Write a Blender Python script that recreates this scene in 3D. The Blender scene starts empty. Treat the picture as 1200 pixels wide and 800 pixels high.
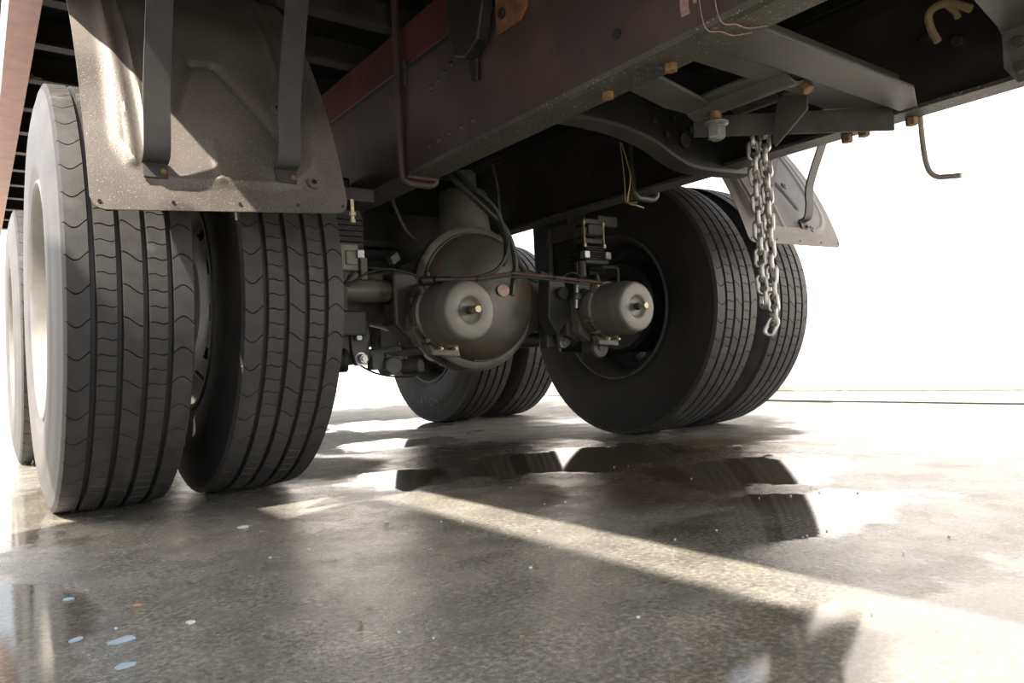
import bpy, bmesh, math, random
from math import pi, sin, cos, radians as R
from mathutils import Vector, Matrix
random.seed(7)
SC = bpy.context.scene
COL = SC.collection
# ------------------------------------------------------------------ camera
cd = bpy.data.cameras.new('camera'); cam = bpy.data.objects.new('camera', cd); COL.objects.link(cam)
cd.sensor_width = 36; cd.lens = 851.98 / 1200 * 36; cd.clip_start = .02; cd.clip_end = 300
_r = Vector((0.80235472, -0.59480719, -0.04930837)); _u = Vector((0.02053369, -0.05505626, 0.9982721)); _f = Vector((0.59649415, 0.80198081, 0.03196106))
cam.matrix_world = Matrix(((_r.x, _u.x, -_f.x, -1.40970), (_r.y, _u.y, -_f.y, -2.13246), (_r.z, _u.z, -_f.z, .30508), (0, 0, 0, 1)))
SC.camera = cam
# ------------------------------------------------------------------ sky, sun, exposure
w = bpy.data.worlds.new('world'); SC.world = w; w.use_nodes = True
nt = w.node_tree; nt.nodes.clear()
out = nt.nodes.new('ShaderNodeOutputWorld'); bg = nt.nodes.new('ShaderNodeBackground')
sky = nt.nodes.new('ShaderNodeTexSky'); sky.sky_type = 'NISHITA'; sky.sun_disc = False
sky.sun_elevation = R(55); sky.sun_rotation = R(-98); sky.dust_density = 6; sky.air_density = 1.2
mx = nt.nodes.new('ShaderNodeMix'); mx.data_type = 'RGBA'; mx.inputs[0].default_value = .55
sc_ = nt.nodes.new('ShaderNodeVectorMath'); sc_.operation = 'SCALE'; sc_.inputs['Scale'].default_value = .16
nt.links.new(sky.outputs[0], sc_.inputs[0]); nt.links.new(sc_.outputs[0], mx.inputs[6]); mx.inputs[7].default_value = (.94, .97, 1, 1)
nt.links.new(mx.outputs[2], bg.inputs[0]); bg.inputs[1].default_value = 2.45
nt.links.new(bg.outputs[0], out.inputs[0])
sd = bpy.data.lights.new('sun', 'SUN'); sun = bpy.data.objects.new('sun', sd); COL.objects.link(sun)
sd.energy = 13.5; sd.color = (1, .92, .79); sd.angle = R(.8)
sun.rotation_euler = Vector((.68, .27, -1)).to_track_quat('-Z', 'Y').to_euler(); sun.location = (-6, -1, 9)
SC.view_settings.view_transform = 'Standard'; SC.view_settings.look = 'None'; SC.view_settings.exposure = 0.0; SC.view_settings.gamma = 1

# ------------------------------------------------------------------ materials
def mat(name, base, rough=.6, metal=0, var=.25, scale=20, bump=.0, bscale=60, speck=None, spec=.5, col2=None, detail=6, mix_scale=None, coat=0):
    m = bpy.data.materials.new(name); m.use_nodes = True; t = m.node_tree; b = t.nodes['Principled BSDF']
    tc = t.nodes.new('ShaderNodeTexCoord'); n = t.nodes.new('ShaderNodeTexNoise'); n.inputs['Scale'].default_value = scale; n.inputs['Detail'].default_value = detail
    t.links.new(tc.outputs['Object'], n.inputs['Vector'])
    r = t.nodes.new('ShaderNodeValToRGB'); r.color_ramp.elements[0].position = .32; r.color_ramp.elements[1].position = .7
    c2 = col2 or tuple(min(1, c * (1 + var)) for c in base)
    r.color_ramp.elements[0].color = tuple(c * (1 - var) for c in base) + (1,); r.color_ramp.elements[1].color = tuple(c2) + (1,)
    t.links.new(n.outputs['Fac'], r.inputs[0]); last = r.outputs[0]
    if speck:
        col, sscale, thr = speck
        n2 = t.nodes.new('ShaderNodeTexNoise'); n2.inputs['Scale'].default_value = sscale; n2.inputs['Detail'].default_value = 3
        t.links.new(tc.outputs['Object'], n2.inputs['Vector'])
        r2 = t.nodes.new('ShaderNodeValToRGB'); r2.color_ramp.elements[0].position = thr; r2.color_ramp.elements[1].position = min(1, thr + .06)
        t.links.new(n2.outputs['Fac'], r2.inputs[0])
        mm = t.nodes.new('ShaderNodeMix'); mm.data_type = 'RGBA'; t.links.new(r2.outputs[0], mm.inputs[0]); t.links.new(last, mm.inputs[6]); mm.inputs[7].default_value = tuple(col) + (1,)
        last = mm.outputs[2]
    t.links.new(last, b.inputs['Base Color'])
    b.inputs['Roughness'].default_value = rough; b.inputs['Metallic'].default_value = metal
    b.inputs['Specular IOR Level'].default_value = spec
    if coat: b.inputs['Coat Weight'].default_value = coat; b.inputs['Coat Roughness'].default_value = .15
    mr = t.nodes.new('ShaderNodeMapRange'); mr.inputs[3].default_value = max(.02, rough - .1); mr.inputs[4].default_value = min(1, rough + .12)
    t.links.new(n.outputs['Fac'], mr.inputs[0]); t.links.new(mr.outputs[0], b.inputs['Roughness'])
    if bump:
        nb = t.nodes.new('ShaderNodeTexNoise'); nb.inputs['Scale'].default_value = bscale; nb.inputs['Detail'].default_value = 4
        t.links.new(tc.outputs['Object'], nb.inputs['Vector'])
        bp = t.nodes.new('ShaderNodeBump'); bp.inputs['Strength'].default_value = bump; bp.inputs['Distance'].default_value = .004
        t.links.new(nb.outputs['Fac'], bp.inputs['Height']); t.links.new(bp.outputs[0], b.inputs['Normal'])
    return m
M = {}
M['rubber'] = mat('rubber', (.052, .050, .049), .55, var=.18, scale=35, bump=.12, bscale=420, speck=((.09, .085, .08), 9, .62))
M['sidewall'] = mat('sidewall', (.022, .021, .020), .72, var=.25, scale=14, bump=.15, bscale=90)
M['paleside'] = mat('paleside', (.11, .104, .104), .5, var=.2, scale=9, bump=.15, bscale=90)  # paler sidewall tone used on the outer tyres
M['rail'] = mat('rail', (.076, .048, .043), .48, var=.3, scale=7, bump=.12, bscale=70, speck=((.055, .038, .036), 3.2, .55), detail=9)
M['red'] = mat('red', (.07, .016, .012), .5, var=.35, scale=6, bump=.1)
M['flange'] = mat('flange', (.078, .077, .064), .55, var=.25, scale=12, bump=.25, bscale=140, speck=((.30, .28, .22), 150, .63))
M['grey'] = mat('grey', (.085, .085, .074), .5, var=.25, scale=9, bump=.1, bscale=90)
M['dgrey'] = mat('dgrey', (.055, .053, .046), .5, var=.3, scale=14, bump=.15)
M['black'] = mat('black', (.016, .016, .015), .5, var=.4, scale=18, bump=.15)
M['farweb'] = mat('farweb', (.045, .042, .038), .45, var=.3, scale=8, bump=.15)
M['cover'] = mat('cover', (.085, .080, .066), .36, var=.35, scale=5, bump=.08, speck=((.10, .075, .05), 6, .56))
M['hose'] = mat('hose', (.02, .019, .017), .42, var=.3, scale=30)
M['axle'] = mat('axle', (.165, .158, .13), .38, var=.3, scale=8, bump=.1, bscale=60, speck=((.06, .05, .035), 5, .58))
M['chamber'] = mat('chamber', (.17, .163, .138), .36, var=.15, scale=10, bump=.05)
M['brass'] = mat('brass', (.40, .35, .22), .35, metal=.7, var=.25, scale=60)
M['zinc'] = mat('zinc', (.42, .42, .41), .33, metal=.75, var=.25, scale=70)
M['rust'] = mat('rust', (.20, .085, .035), .75, var=.4, scale=30, bump=.3)
M['rustbolt'] = mat('rustbolt', (.27, .17, .075), .6, metal=.3, var=.3, scale=80)
M['flap'] = mat('flap', (.165, .147, .13), .45, metal=.15, var=.4, scale=4, bump=.2, bscale=420, speck=((.27, .25, .22), 330, .60), detail=10)
M['strap'] = mat('strap', (.055, .054, .052), .5, var=.2, scale=30)
M['rim'] = mat('rim', (.20, .19, .175), .5, metal=.1, var=.15, scale=20)
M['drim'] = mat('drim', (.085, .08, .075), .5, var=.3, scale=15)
M['pinkbeam'] = mat('pinkbeam', (.62, .40, .38), .55, var=.12, scale=20, bump=.1, bscale=150)  # red beam paled to pink, strong light put into its colour
M['chain'] = mat('chain', (.50, .48, .45), .32, metal=.85, var=.25, scale=90)
M['cord'] = mat('cord', (.50, .40, .21), .8, var=.2, scale=70)
M['tape'] = mat('tape', (.42, .27, .27), .5, var=.25, scale=90)
M['hook'] = mat('hook', (.40, .37, .32), .5, var=.2, scale=30)  # pale tone stands in for light from behind the rod
M['redline'] = mat('redline', (.085, .04, .03), .5, var=.2, scale=30)
M['greenline'] = mat('greenline', (.035, .05, .04), .5, var=.2, scale=30)
M['sticker'] = mat('sticker', (.62, .47, .40), .6, var=.15, scale=90)
M['wall'] = mat('wall', (.88, .85, .85), .85, var=.035, scale=.9, bump=.05, bscale=12, detail=8)
M['kerb'] = mat('kerb', (.40, .42, .34), .8, var=.3, scale=5, bump=.2, bscale=30, speck=((.2, .24, .14), 4, .6))
M['fleck'] = mat('fleck', (.75, .76, .76), .6, var=.1, scale=40)
M['fleckblue'] = mat('fleckblue', (.40, .52, .58), .6, var=.1, scale=40)
M['fleckred'] = mat('fleckred', (.50, .28, .18), .6, var=.1, scale=40)

def floor_mat():
    m = bpy.data.materials.new('wet_concrete'); m.use_nodes = True; t = m.node_tree; b = t.nodes['Principled BSDF']; N = t.nodes.new; Lk = t.links.new
    tc = N('ShaderNodeTexCoord')
    def noise(s, d=6, rough=.55, vec=None):
        n = N('ShaderNodeTexNoise'); n.inputs['Scale'].default_value = s; n.inputs['Detail'].default_value = d; n.inputs['Roughness'].default_value = rough
        Lk(vec or tc.outputs['Object'], n.inputs['Vector']); return n.outputs['Fac']
    def ramp(src, *st):
        r = N('ShaderNodeValToRGB'); e = r.color_ramp.elements
        while len(e) < len(st): e.new(.5)
        for i, (p, c) in enumerate(st): e[i].position = p; e[i].color = (c, c, c, 1) if isinstance(c, (int, float)) else tuple(c) + (1,)
        Lk(src, r.inputs[0]); return r.outputs[0]
    def math_(op, a, c, clamp=False):
        n = N('ShaderNodeMath'); n.operation = op; n.use_clamp = clamp
        for i, v in enumerate((a, c)):
            if isinstance(v, (int, float)): n.inputs[i].default_value = v
            else: Lk(v, n.inputs[i])
        return n.outputs[0]
    # puddles: soft ellipses on the ground whose edges are broken up by noise
    sep = N('ShaderNodeSeparateXYZ'); Lk(tc.outputs['Object'], sep.inputs[0])
    wob = math_('MULTIPLY', math_('SUBTRACT', noise(5, 8, .65), .5), 1.5)
    wob2 = math_('MULTIPLY', math_('SUBTRACT', noise(1.3, 3), .5), 1.2)
    tot = None
    for (cx, cy, rx, ry) in PUDDLES:
        dx = math_('DIVIDE', math_('SUBTRACT', sep.outputs[0], cx), rx); dy = math_('DIVIDE', math_('SUBTRACT', sep.outputs[1], cy), ry)
        d = math_('SQRT', math_('ADD', math_('MULTIPLY', dx, dx), math_('MULTIPLY', dy, dy)), 0)
        v = math_('SUBTRACT', 1.25, d)
        tot = v if tot is None else math_('MAXIMUM', tot, v)
    p = math_('ADD', math_('ADD', tot, wob), wob2)
    mask = ramp(p, (.22, 0.0), (.42, 1.0))          # 1 = standing water
    # colour
    fine = noise(120, 6, .75); mid = noise(11, 8, .6); big = noise(1.7, 5)
    c1 = ramp(fine, (.28, (.12, .122, .12)), (.5, (.27, .268, .258)), (.72, (.60, .59, .56)))
    c2 = ramp(mid, (.3, (.62, .61, .58)), (.7, (1.12, 1.08, 1.0)))
    c3 = ramp(big, (.35, (.78, .78, .76)), (.65, (1.08, 1.05, 1.0)))
    def mul(a, c):
        n = N('ShaderNodeMix'); n.data_type = 'RGBA'; n.blend_type = 'MULTIPLY'; n.inputs[0].default_value = 1; Lk(a, n.inputs[6]); Lk(c, n.inputs[7]); return n.outputs[2]
    c = mul(mul(c1, c2), c3)
    dryt = None
    for (cx, cy, rx, ry) in DRY:
        dx = math_('DIVIDE', math_('SUBTRACT', sep.outputs[0], cx), rx); dy = math_('DIVIDE', math_('SUBTRACT', sep.outputs[1], cy), ry)
        v = math_('SUBTRACT', 1.25, math_('SQRT', math_('ADD', math_('MULTIPLY', dx, dx), math_('MULTIPLY', dy, dy)), 0))
        dryt = v if dryt is None else math_('MAXIMUM', dryt, v)
    dry = ramp(math_('ADD', math_('ADD', dryt, wob), wob2), (.15, 0.0), (.55, 1.0))
    stt = None
    for (cx, cy, rx, ry) in DARK_AREAS:
        dx = math_('DIVIDE', math_('SUBTRACT', sep.outputs[0], cx), rx); dy = math_('DIVIDE', math_('SUBTRACT', sep.outputs[1], cy), ry)
        v = math_('SUBTRACT', 1.25, math_('SQRT', math_('ADD', math_('MULTIPLY', dx, dx), math_('MULTIPLY', dy, dy)), 0))
        stt = v if stt is None else math_('MAXIMUM', stt, v)
    c = mul(c, ramp(math_('ADD', stt, math_('MULTIPLY', wob, .5)), (.0, (1, 1, 1)), (.40, (.40, .33, .25))))
    dark = ramp(mask, (0, (1, 1, 1)), (1, (.74, .72, .68)))
    c = mul(c, dark); Lk(c, b.inputs['Base Color'])
    rr0 = ramp(noise(8, 8, .65), (.35, .18), (.7, .36)); mr_ = N('ShaderNodeMix'); Lk(dry, mr_.inputs[0]); Lk(rr0, mr_.inputs[2]); mr_.inputs[3].default_value = .62; rr = mr_.outputs[0]
    sp_ = ramp(dry, (0, .5), (1, .12)); Lk(sp_, b.inputs['Specular IOR Level'])
    mm = N('ShaderNodeMix'); Lk(mask, mm.inputs[0]); Lk(rr, mm.inputs[2]); mm.inputs[3].default_value = .035
    Lk(mm.outputs[0], b.inputs['Roughness']); b.inputs['IOR'].default_value = 1.5; b.inputs['Specular IOR Level'].default_value = .5
    gr = noise(130, 4, .7); gr2 = noise(26, 5)
    hb = math_('ADD', gr, math_('MULTIPLY', gr2, .5))
    bp = N('ShaderNodeBump'); bp.inputs['Distance'].default_value = .003
    st = ramp(mask, (0, .55), (1, .02)); Lk(st, bp.inputs['Strength']); Lk(hb, bp.inputs['Height']); Lk(bp.outputs[0], b.inputs['Normal'])
    return m
DRY = [(.9, 2.2, 1.6, 1.6), (.80, -.42, .42, .20), (.60, .35, .42, .42), (-.1, .9, .5, .5), (-.55, .2, .25, .4), (-.45, -.75, .2, .16), (1.3, .1, .4, .5)]
DARK_AREAS = [(.28, -.78, .66, .62), (.05, -.2, .45, .5)]  # ellipses where the floor is tinted darker and browner
PUDDLES = [(.22, -.98, .36, .24), (-.20, -1.34, .36, .19), (.12, -.42, .40, .26), (.0, .62, .26, .26), (-.62, -1.84, .42, .26), (-1.36, -1.0, .08, .36), (1.1, -1.2, .4, .3), (1.9, -.5, .5, .5), (.5, 1.6, .4, .5), (-1.6, .0, .5, .6), (-.42, -.28, .22, .2), (2.4, .6, .5, .6)]
M['floor'] = floor_mat()

# ------------------------------------------------------------------ mesh helpers
class MB:
    def __init__(s): s.v = []; s.f = []; s.m = []
    def add(s, vs, fs, mi=0):
        o = len(s.v); s.v += [tuple(v) for v in vs]; s.f += [tuple(i + o for i in f) for f in fs]; s.m += [mi] * len(fs); return s
    def box(s, x0, x1, y0, y1, z0, z1, mi=0):
        return s.add([(x, y, z) for x in (x0, x1) for y in (y0, y1) for z in (z0, z1)],
                     [(0, 1, 3, 2), (4, 6, 7, 5), (0, 4, 5, 1), (2, 3, 7, 6), (0, 2, 6, 4), (1, 5, 7, 3)], mi)
    def prism(s, poly, d, mi=0):               # poly: 3D points of one face, d: extrusion vector
        n = len(poly); d = Vector(d)
        vs = [Vector(p) for p in poly] + [Vector(p) + d for p in poly]
        return s.add(vs, [tuple(range(n))[::-1], tuple(range(n, 2 * n))] + [(i, (i + 1) % n, n + (i + 1) % n, n + i) for i in range(n)], mi)
    def lathe(s, prof, org, ax, n=32, mi=0, cap=True):       # prof: (t along axis, radius)
        ax = Vector(ax).normalized(); org = Vector(org)
        a = ax.orthogonal().normalized(); b = ax.cross(a); vs = []; fs = []
        for t, r in prof:
            for k in range(n):
                q = 2 * pi * k / n; vs.append(org + ax * t + (a * cos(q) + b * sin(q)) * r)
        for j in range(len(prof) - 1):
            for k in range(n):
                k2 = (k + 1) % n; fs.append((j * n + k, j * n + k2, (j + 1) * n + k2, (j + 1) * n + k))
        if cap:
            fs.append(tuple(range(n))[::-1]); fs.append(tuple(range((len(prof) - 1) * n, len(prof) * n)))
        return s.add(vs, fs, mi)
    def cyl(s, p0, p1, r, n=16, r2=None, mi=0, bev=0):
        p0 = Vector(p0); p1 = Vector(p1); L = (p1 - p0).length; r2 = r if r2 is None else r2
        pr = [(0, r), (L, r2)] if not bev else [(0, r - bev), (bev, r), (L - bev, r2), (L, r2 - bev)]
        return s.lathe(pr, p0, p1 - p0, n, mi)
    def hexa(s, p0, p1, r, mi=0): return s.cyl(p0, p1, r, 6, mi=mi, bev=r * .12)
    def tube(s, pts, r, n=8, sub=6, mi=0):
        P = spline(pts, sub); vs = []; fs = []; prev = None
        for i, p in enumerate(P):
            d = (P[min(i + 1, len(P) - 1)] - P[max(i - 1, 0)]).normalized()
            a = d.orthogonal().normalized() if prev is None else (prev - d * prev.dot(d)).normalized()
            prev = a; b = d.cross(a)
            for k in range(n):
                q = 2 * pi * k / n; vs.append(p + (a * cos(q) + b * sin(q)) * r)
        for i in range(len(P) - 1):
            for k in range(n):
                k2 = (k + 1) % n; fs.append((i * n + k, i * n + k2, (i + 1) * n + k2, (i + 1) * n + k))
        fs.append(tuple(range(n))[::-1]); fs.append(tuple(range((len(P) - 1) * n, len(P) * n)))
        return s.add(vs, fs, mi)
    def ribbon(s, pts, wd, th, sub=6, mi=0, wds=None):     # flat bar: pts centre line, wd = width vector, th thickness
        P = spline(pts, sub); wd = Vector(wd); vs = []; fs = []
        for i, p in enumerate(P):
            d = (P[min(i + 1, len(P) - 1)] - P[max(i - 1, 0)]).normalized(); nn = d.cross(wd).normalized() * th / 2
            h = wd / 2
            vs += [p - h - nn, p + h - nn, p + h + nn, p - h + nn]
        for i in range(len(P) - 1):
            for k in range(4): fs.append((i * 4 + k, i * 4 + (k + 1) % 4, i * 4 + 4 + (k + 1) % 4, i * 4 + 4 + k))
        fs.append((3, 2, 1, 0)); e = (len(P) - 1) * 4; fs.append((e, e + 1, e + 2, e + 3))
        return s.add(vs, fs, mi)
    def build(s, name, mats, parent=None, smooth=True, bevel=0, loc=None, recalc=True):
        me = bpy.data.meshes.new(name); me.from_pydata(s.v, [], s.f); me.update()
        if not isinstance(mats, (list, tuple)): mats = [mats]
        for m in mats: me.materials.append(M[m] if isinstance(m, str) else m)
        if len(mats) > 1: me.polygons.foreach_set('material_index', s.m)
        if recalc:
            bm = bmesh.new(); bm.from_mesh(me); bmesh.ops.recalc_face_normals(bm, faces=bm.faces); bm.to_mesh(me); bm.free()
        if smooth:
            me.polygons.foreach_set('use_smooth', [True] * len(me.polygons)); me.set_sharp_from_angle(angle=R(38))
        o = bpy.data.objects.new(name, me); COL.objects.link(o)
        if parent: o.parent = parent
        if loc: o.location = loc
        if bevel:
            b = o.modifiers.new('bevel', 'BEVEL'); b.width = bevel; b.segments = 2; b.limit_method = 'ANGLE'; b.angle_limit = R(50)
        return o
def spline(pts, sub):
    P = [Vector(p) for p in pts]
    if len(P) < 3 or sub < 2: return P
    o = []
    for i in range(len(P) - 1):
        a = P[max(i - 1, 0)]; b = P[i]; c = P[i + 1]; d = P[min(i + 2, len(P) - 1)]
        for k in range(sub):
            t = k / sub; o.append(.5 * ((2 * b) + (c - a) * t + (2 * a - 5 * b + 4 * c - d) * t * t + (3 * b - a - 3 * c + d) * t ** 3))
    return o + [P[-1]]
def tag(o, label, cat=None, group=None, kind=None):
    if label: o['label'] = label
    if cat: o['category'] = cat
    if group: o['group'] = group
    if kind: o['kind'] = kind
    return o
def copy_tree(o, parent=None):
    c = o.copy(); COL.objects.link(c); c.parent = parent
    for ch in list(o.children): copy_tree(ch, c)
    return c

# ------------------------------------------------------------------ setting
fl = MB(); fl.box(-30, 30, -30, 40, -.12, 0); o = fl.build('floor', 'floor', smooth=False); o['kind'] = 'structure'
wx = lambda y: 3.655 - .0500 * y
def slab(y0, y1, dx0, dx1, z0, z1):
    b = MB(); return b.prism([(wx(y0) + dx0, y0, z0), (wx(y1) + dx0, y1, z0), (wx(y1) + dx1, y1, z0), (wx(y0) + dx1, y0, z0)], (0, 0, z1 - z0))
o = slab(-12, 16, .0, .22, 0, 2.25).build('wall_right', 'wall', smooth=False); o['kind'] = 'structure'
o = slab(-12, 16, -.035, .0, 0, .03).build('baseboard_right', 'kerb', smooth=False, bevel=.008); o['kind'] = 'structure'
b = MB(); b.box(-12, 3.0, 16, 16.2, 0, 3.2); o = b.build('wall_back', 'wall', smooth=False); o['kind'] = 'structure'

# ------------------------------------------------------------------ truck
truck = bpy.data.objects.new('truck', None); COL.objects.link(truck); truck.empty_display_size = .3
tag(truck, 'dark red heavy flatbed truck seen from underneath at its rear axles on wet concrete', 'truck')
def part(b, name, m, parent=truck, label=None, **k):
    o = b.build(name, m, parent, **k)
    if label: o['label'] = label
    return o

# chassis rails (C channel, open side inwards)
Z0, Z1 = .844, 1.138
Y0, Y1 = -3.2, 3.2
def rail(sx):
    b = MB(); xo = .42; xi = .336; t = .009
    def seg(poly, mi): b.prism([(sx * x, Y0, z) for x, z in poly], (0, Y1 - Y0, 0), mi)
    r = .014
    out_ = [(xo, Z1)] + [(xo, Z0 + r), (xo - .004, Z0 + .004), (xo - r, Z0)]
    seg([(xo, Z1), (xo, Z0 + r), (xo - t, Z0 + r), (xo - t, Z1)], 0)
    seg([(xo, Z0 + r), (xo - .0045, Z0 + .0045), (xo - r, Z0), (xo - r, Z0 + t), (xo - t, Z0 + r)], 1)
    seg([(xo - r, Z0), (xi, Z0), (xi, Z0 + t), (xo - r, Z0 + t)], 1)
    seg([(xo - t, Z1), (xi, Z1), (xi, Z1 - t), (xo - t, Z1 - t)], 0)
    return b
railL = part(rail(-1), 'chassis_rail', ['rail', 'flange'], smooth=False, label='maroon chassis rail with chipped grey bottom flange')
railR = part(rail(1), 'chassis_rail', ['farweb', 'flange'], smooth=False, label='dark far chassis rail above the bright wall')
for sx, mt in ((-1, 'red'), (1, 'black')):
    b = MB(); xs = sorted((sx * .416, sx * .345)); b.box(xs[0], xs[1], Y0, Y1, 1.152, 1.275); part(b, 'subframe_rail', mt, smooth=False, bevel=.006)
    b = MB(); xs = sorted((sx * .4205, sx * .345)); b.box(xs[0], xs[1], Y0, Y1, 1.138, 1.152); part(b, 'packing_strip', 'black', smooth=False)
# rivets and bolts on the near web
def dome(b, p, ax, r, h): b.lathe([(0, r), (h * .5, r * .85), (h * .85, r * .5), (h, r * .12)], p, ax, 12)
for i in range(5):
    b = MB(); dome(b, (-.42, -.475 - i * .0525, .898 + i * .001), (-1, 0, 0), .0095, .006); part(b, 'rivet', 'rail', railL)
for i, (y, z) in enumerate([(-.50, 1.045), (-.535, 1.052), (-.57, 1.060), (-.60, 1.072)]):
    b = MB(); dome(b, (-.42, y, z), (-1, 0, 0), .010, .008); part(b, 'rivet', 'dgrey', railL)
b = MB(); b.lathe([(0, .011), (.002, .011)], (-.4195, -1.181, .918), (-1, 0, 0), 20); part(b, 'bolt_hole', 'black', railL, label='round dark hole in the maroon web')
for (x, y) in [(-.37, -1.10), (-.365, -1.26)]:
    b = MB(); b.hexa((x, y, .844), (x, y, .830), .0125); part(b, 'flange_bolt', 'rustbolt', railL, label='ochre rusted hexagon bolt head')
for (x, y) in [(.385, -1.186), (.375, -1.235), (.395, -1.34)]:
    b = MB(); b.hexa((x, y, .846), (x, y, .826), .0135); part(b, 'flange_bolt', 'rustbolt', railR, label='ochre rusted hexagon bolt head')
# masking tape scrap wrapping the near flange corner
b = MB()
for k in range(3):
    y = -1.345 - k * .021; wdt = (.018, .007, .012)[k]
    b.ribbon([(-.4208, y, 1.02), (-.4208, y - .002 * k, .96), (-.4208, y + .002, .905 + .012 * k), (-.4208, y, .885 + .012 * k)], (0, wdt, 0), .0006)
for k in range(2):
    y = -1.375 - k * .03
    b.tube([(-.4212, y, .90), (-.4212, y - .004, .865), (-.413, y - .008, .845), (-.395, y - .02, .8428), (-.365, y - .022, .8428), (-.345, y - .045, .8428)], .0011, 5)
part(b, 'tape_scrap', 'tape', railL, label='torn pinkish tape scrap near the end of the rail')
# u bolts holding subframe
def ubolt(x0, x1, y, ztop, r=.0105):
    b = MB(); rr = .022
    b.tube([(x0, y, ztop), (x0, y, .95), (x0, y, .855), (x0 + rr * .3, y, .838), (x0 + rr, y, .829), ((x0 + x1) / 2, y, .828), (x1 - rr, y, .829), (x1 - rr * .3, y, .838), (x1, y, .855), (x1, y, .95), (x1, y, ztop)], r, 10, 5)
    return b
part(ubolt(-.434, -.325, -.345, 1.42), 'u_bolt', 'rail', label='long rusty U shaped bolt clasping the maroon rail')
part(ubolt(.325, .434, -.50, 1.3), 'u_bolt', 'dgrey')
b = MB(); b.box(-.43, -.335, -.375, -.318, .836, .845); part(b, 'u_bolt_seat', 'rail', smooth=False, bevel=.003)
b = MB(); b.box(-.425, -.41, -.372, -.33, 1.10, 1.17); part(b, 'u_bolt_spacer', 'dgrey', smooth=False, bevel=.003)
# hanging tapered bracket and rusty plate
b = MB(); b.prism([(-.424, -.645, 1.29), (-.424, -.655, 1.10), (-.424, -.675, 1.055), (-.424, -.72, 1.035), (-.424, -.775, 1.06), (-.424, -.80, 1.13), (-.424, -.83, 1.29)], (-.035, 0, 0)); b.prism([(-.424, -.70, 1.04), (-.424, -.705, .99), (-.424, -.73, .985), (-.424, -.735, 1.04)], (-.01, 0, 0))
part(b, 'hanger_bracket', 'black', smooth=False, bevel=.008, label='black tapered hanger bracket on the rail web')
hb = b = MB(); b.prism([(-.421, -.81, 1.29), (-.421, -.81, 1.062), (-.421, -.90, 1.062), (-.421, -.925, 1.085), (-.421, -.925, 1.29)], (-.007, 0, 0)); rp = part(b, 'rusty_plate', 'rust', smooth=False, bevel=.002, label='rusty orange plate with dark bolts')
for y, z in ((-.84, 1.10), (-.885, 1.145), (-.85, 1.19)):
    b = MB(); b.hexa((-.427, y, z), (-.436, y, z), .012); part(b, 'plate_bolt', 'black', rp)
# cross members
def xm(y0, y1, z0, z1, mt='black', x=.41):
    b = MB(); b.box(-x, x, y0, y1, z0, z0 + .008); b.box(-x, x, y0, y0 + .008, z0, z1); b.box(-x, x, y0, y1, z1 - .008, z1)
    return part(b, 'cross_member', mt, smooth=False)
xm(.55, .65, .87, 1.12); xm(1.9, 2.0, .87, 1.12); xm(2.9, 3.0, .87, 1.12)
# bowed cross member
b = MB()
ctr = [(-.37, -.90, .856), (-.27, -.90, .862), (-.15, -.895, .862), (-.02, -.88, .850), (.08, -.865, .826), (.16, -.86, .812), (.26, -.865, .812), (.41, -.87, .822)]
b.ribbon(ctr, (0, .055, 0), .009)
P = spline(ctr, 6)
for i in range(len(P) - 1):
    a, c = P[i], P[i + 1]; b.prism([(a.x, a.y + .024, a.z), (c.x, c.y + .024, c.z), (c.x, c.y + .024, 1.0), (a.x, a.y + .024, 1.0)], (0, .007, 0), 1)
bow = part(b, 'bowed_cross_member', ['dgrey', 'black'], smooth=False, label='dark bowed cross member between the rails')
b = MB(); b.prism([(.10, -.84, .83), (.41, -.84, .83), (.41, -.84, 1.10), (.0, -.84, 1.10)], (0, .01, 0)); part(b, 'gusset_plate', 'black', bow, smooth=False)
for x, z in ((.05, .93), (.13, .95), (.1, .90), (.2, .93)):
    b = MB(); b.lathe([(0, .008), (.003, .008)], (x, -.846, z), (0, -1, 0), 12); part(b, 'punched_hole', 'dgrey', bow)
b = MB(); b.lathe([(0, .02), (.004, .02)], (.17, -.845, .895), (0, -1, 0), 20); part(b, 'punched_hole', 'dgrey', bow)
# rear L bar across the rails
b = MB(); zb = .846
b.prism([(-.37, -1.345, zb), (-.37, -1.435, zb), (.20, -1.435, zb), (.325, -1.385, zb), (.325, -1.345, zb)], (0, 0, .008)); b.prism([(-.37, -1.345, zb + .008), (-.37, -1.353, zb + .008), (.32, -1.353, zb + .008), (.32, -1.345, zb + .008)], (0, 0, .075))
lbar = part(b, 'rear_angle_bar', 'grey', smooth=False, bevel=.002, label='wide olive grey angle bar crossing between the rails')
b = MB(); b.box(-.08, .02, -1.345, -1.30, .885, .895); part(b, 'clip_plate', 'dgrey', lbar, smooth=False)
# u shaped spare wheel carrier
b = MB(); b.prism([(-.36, -1.12, .852), (-.36, -1.20, .852), (-.15, -1.155, .852), (-.06, -1.13, .852), (-.10, -1.075, .852), (-.17, -1.075, .852)], (0, 0, .008))
b.prism([(-.36, -1.27, .856), (-.36, -1.345, .856), (.02, -1.345, .856), (.02, -1.27, .856)], (0, 0, .008))
b.prism([(-.14, -1.15, .858), (-.14, -1.30, .858), (-.03, -1.30, .858), (-.03, -1.10, .858), (-.09, -1.09, .858)], (0, 0, .008))
car = part(b, 'winch_carrier', 'grey', smooth=False, bevel=.002, label='olive grey plate frame of the spare wheel winch')
b = MB()
vs = []
for i in range(13):
    q = pi * i / 12; vs.append((cos(q) * .034, -sin(q) * .026))
for k in range(12):
    (a0, c0), (a1, c1) = vs[k], vs[k + 1]
    b.prism([(-.07 + a0, -1.075, .866 + c0), (-.07 + a1, -1.075, .866 + c1), (-.07 + a1, -1.33, .866 + c1), (-.07 + a0, -1.33, .866 + c0)], (0, 0, .006))
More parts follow.
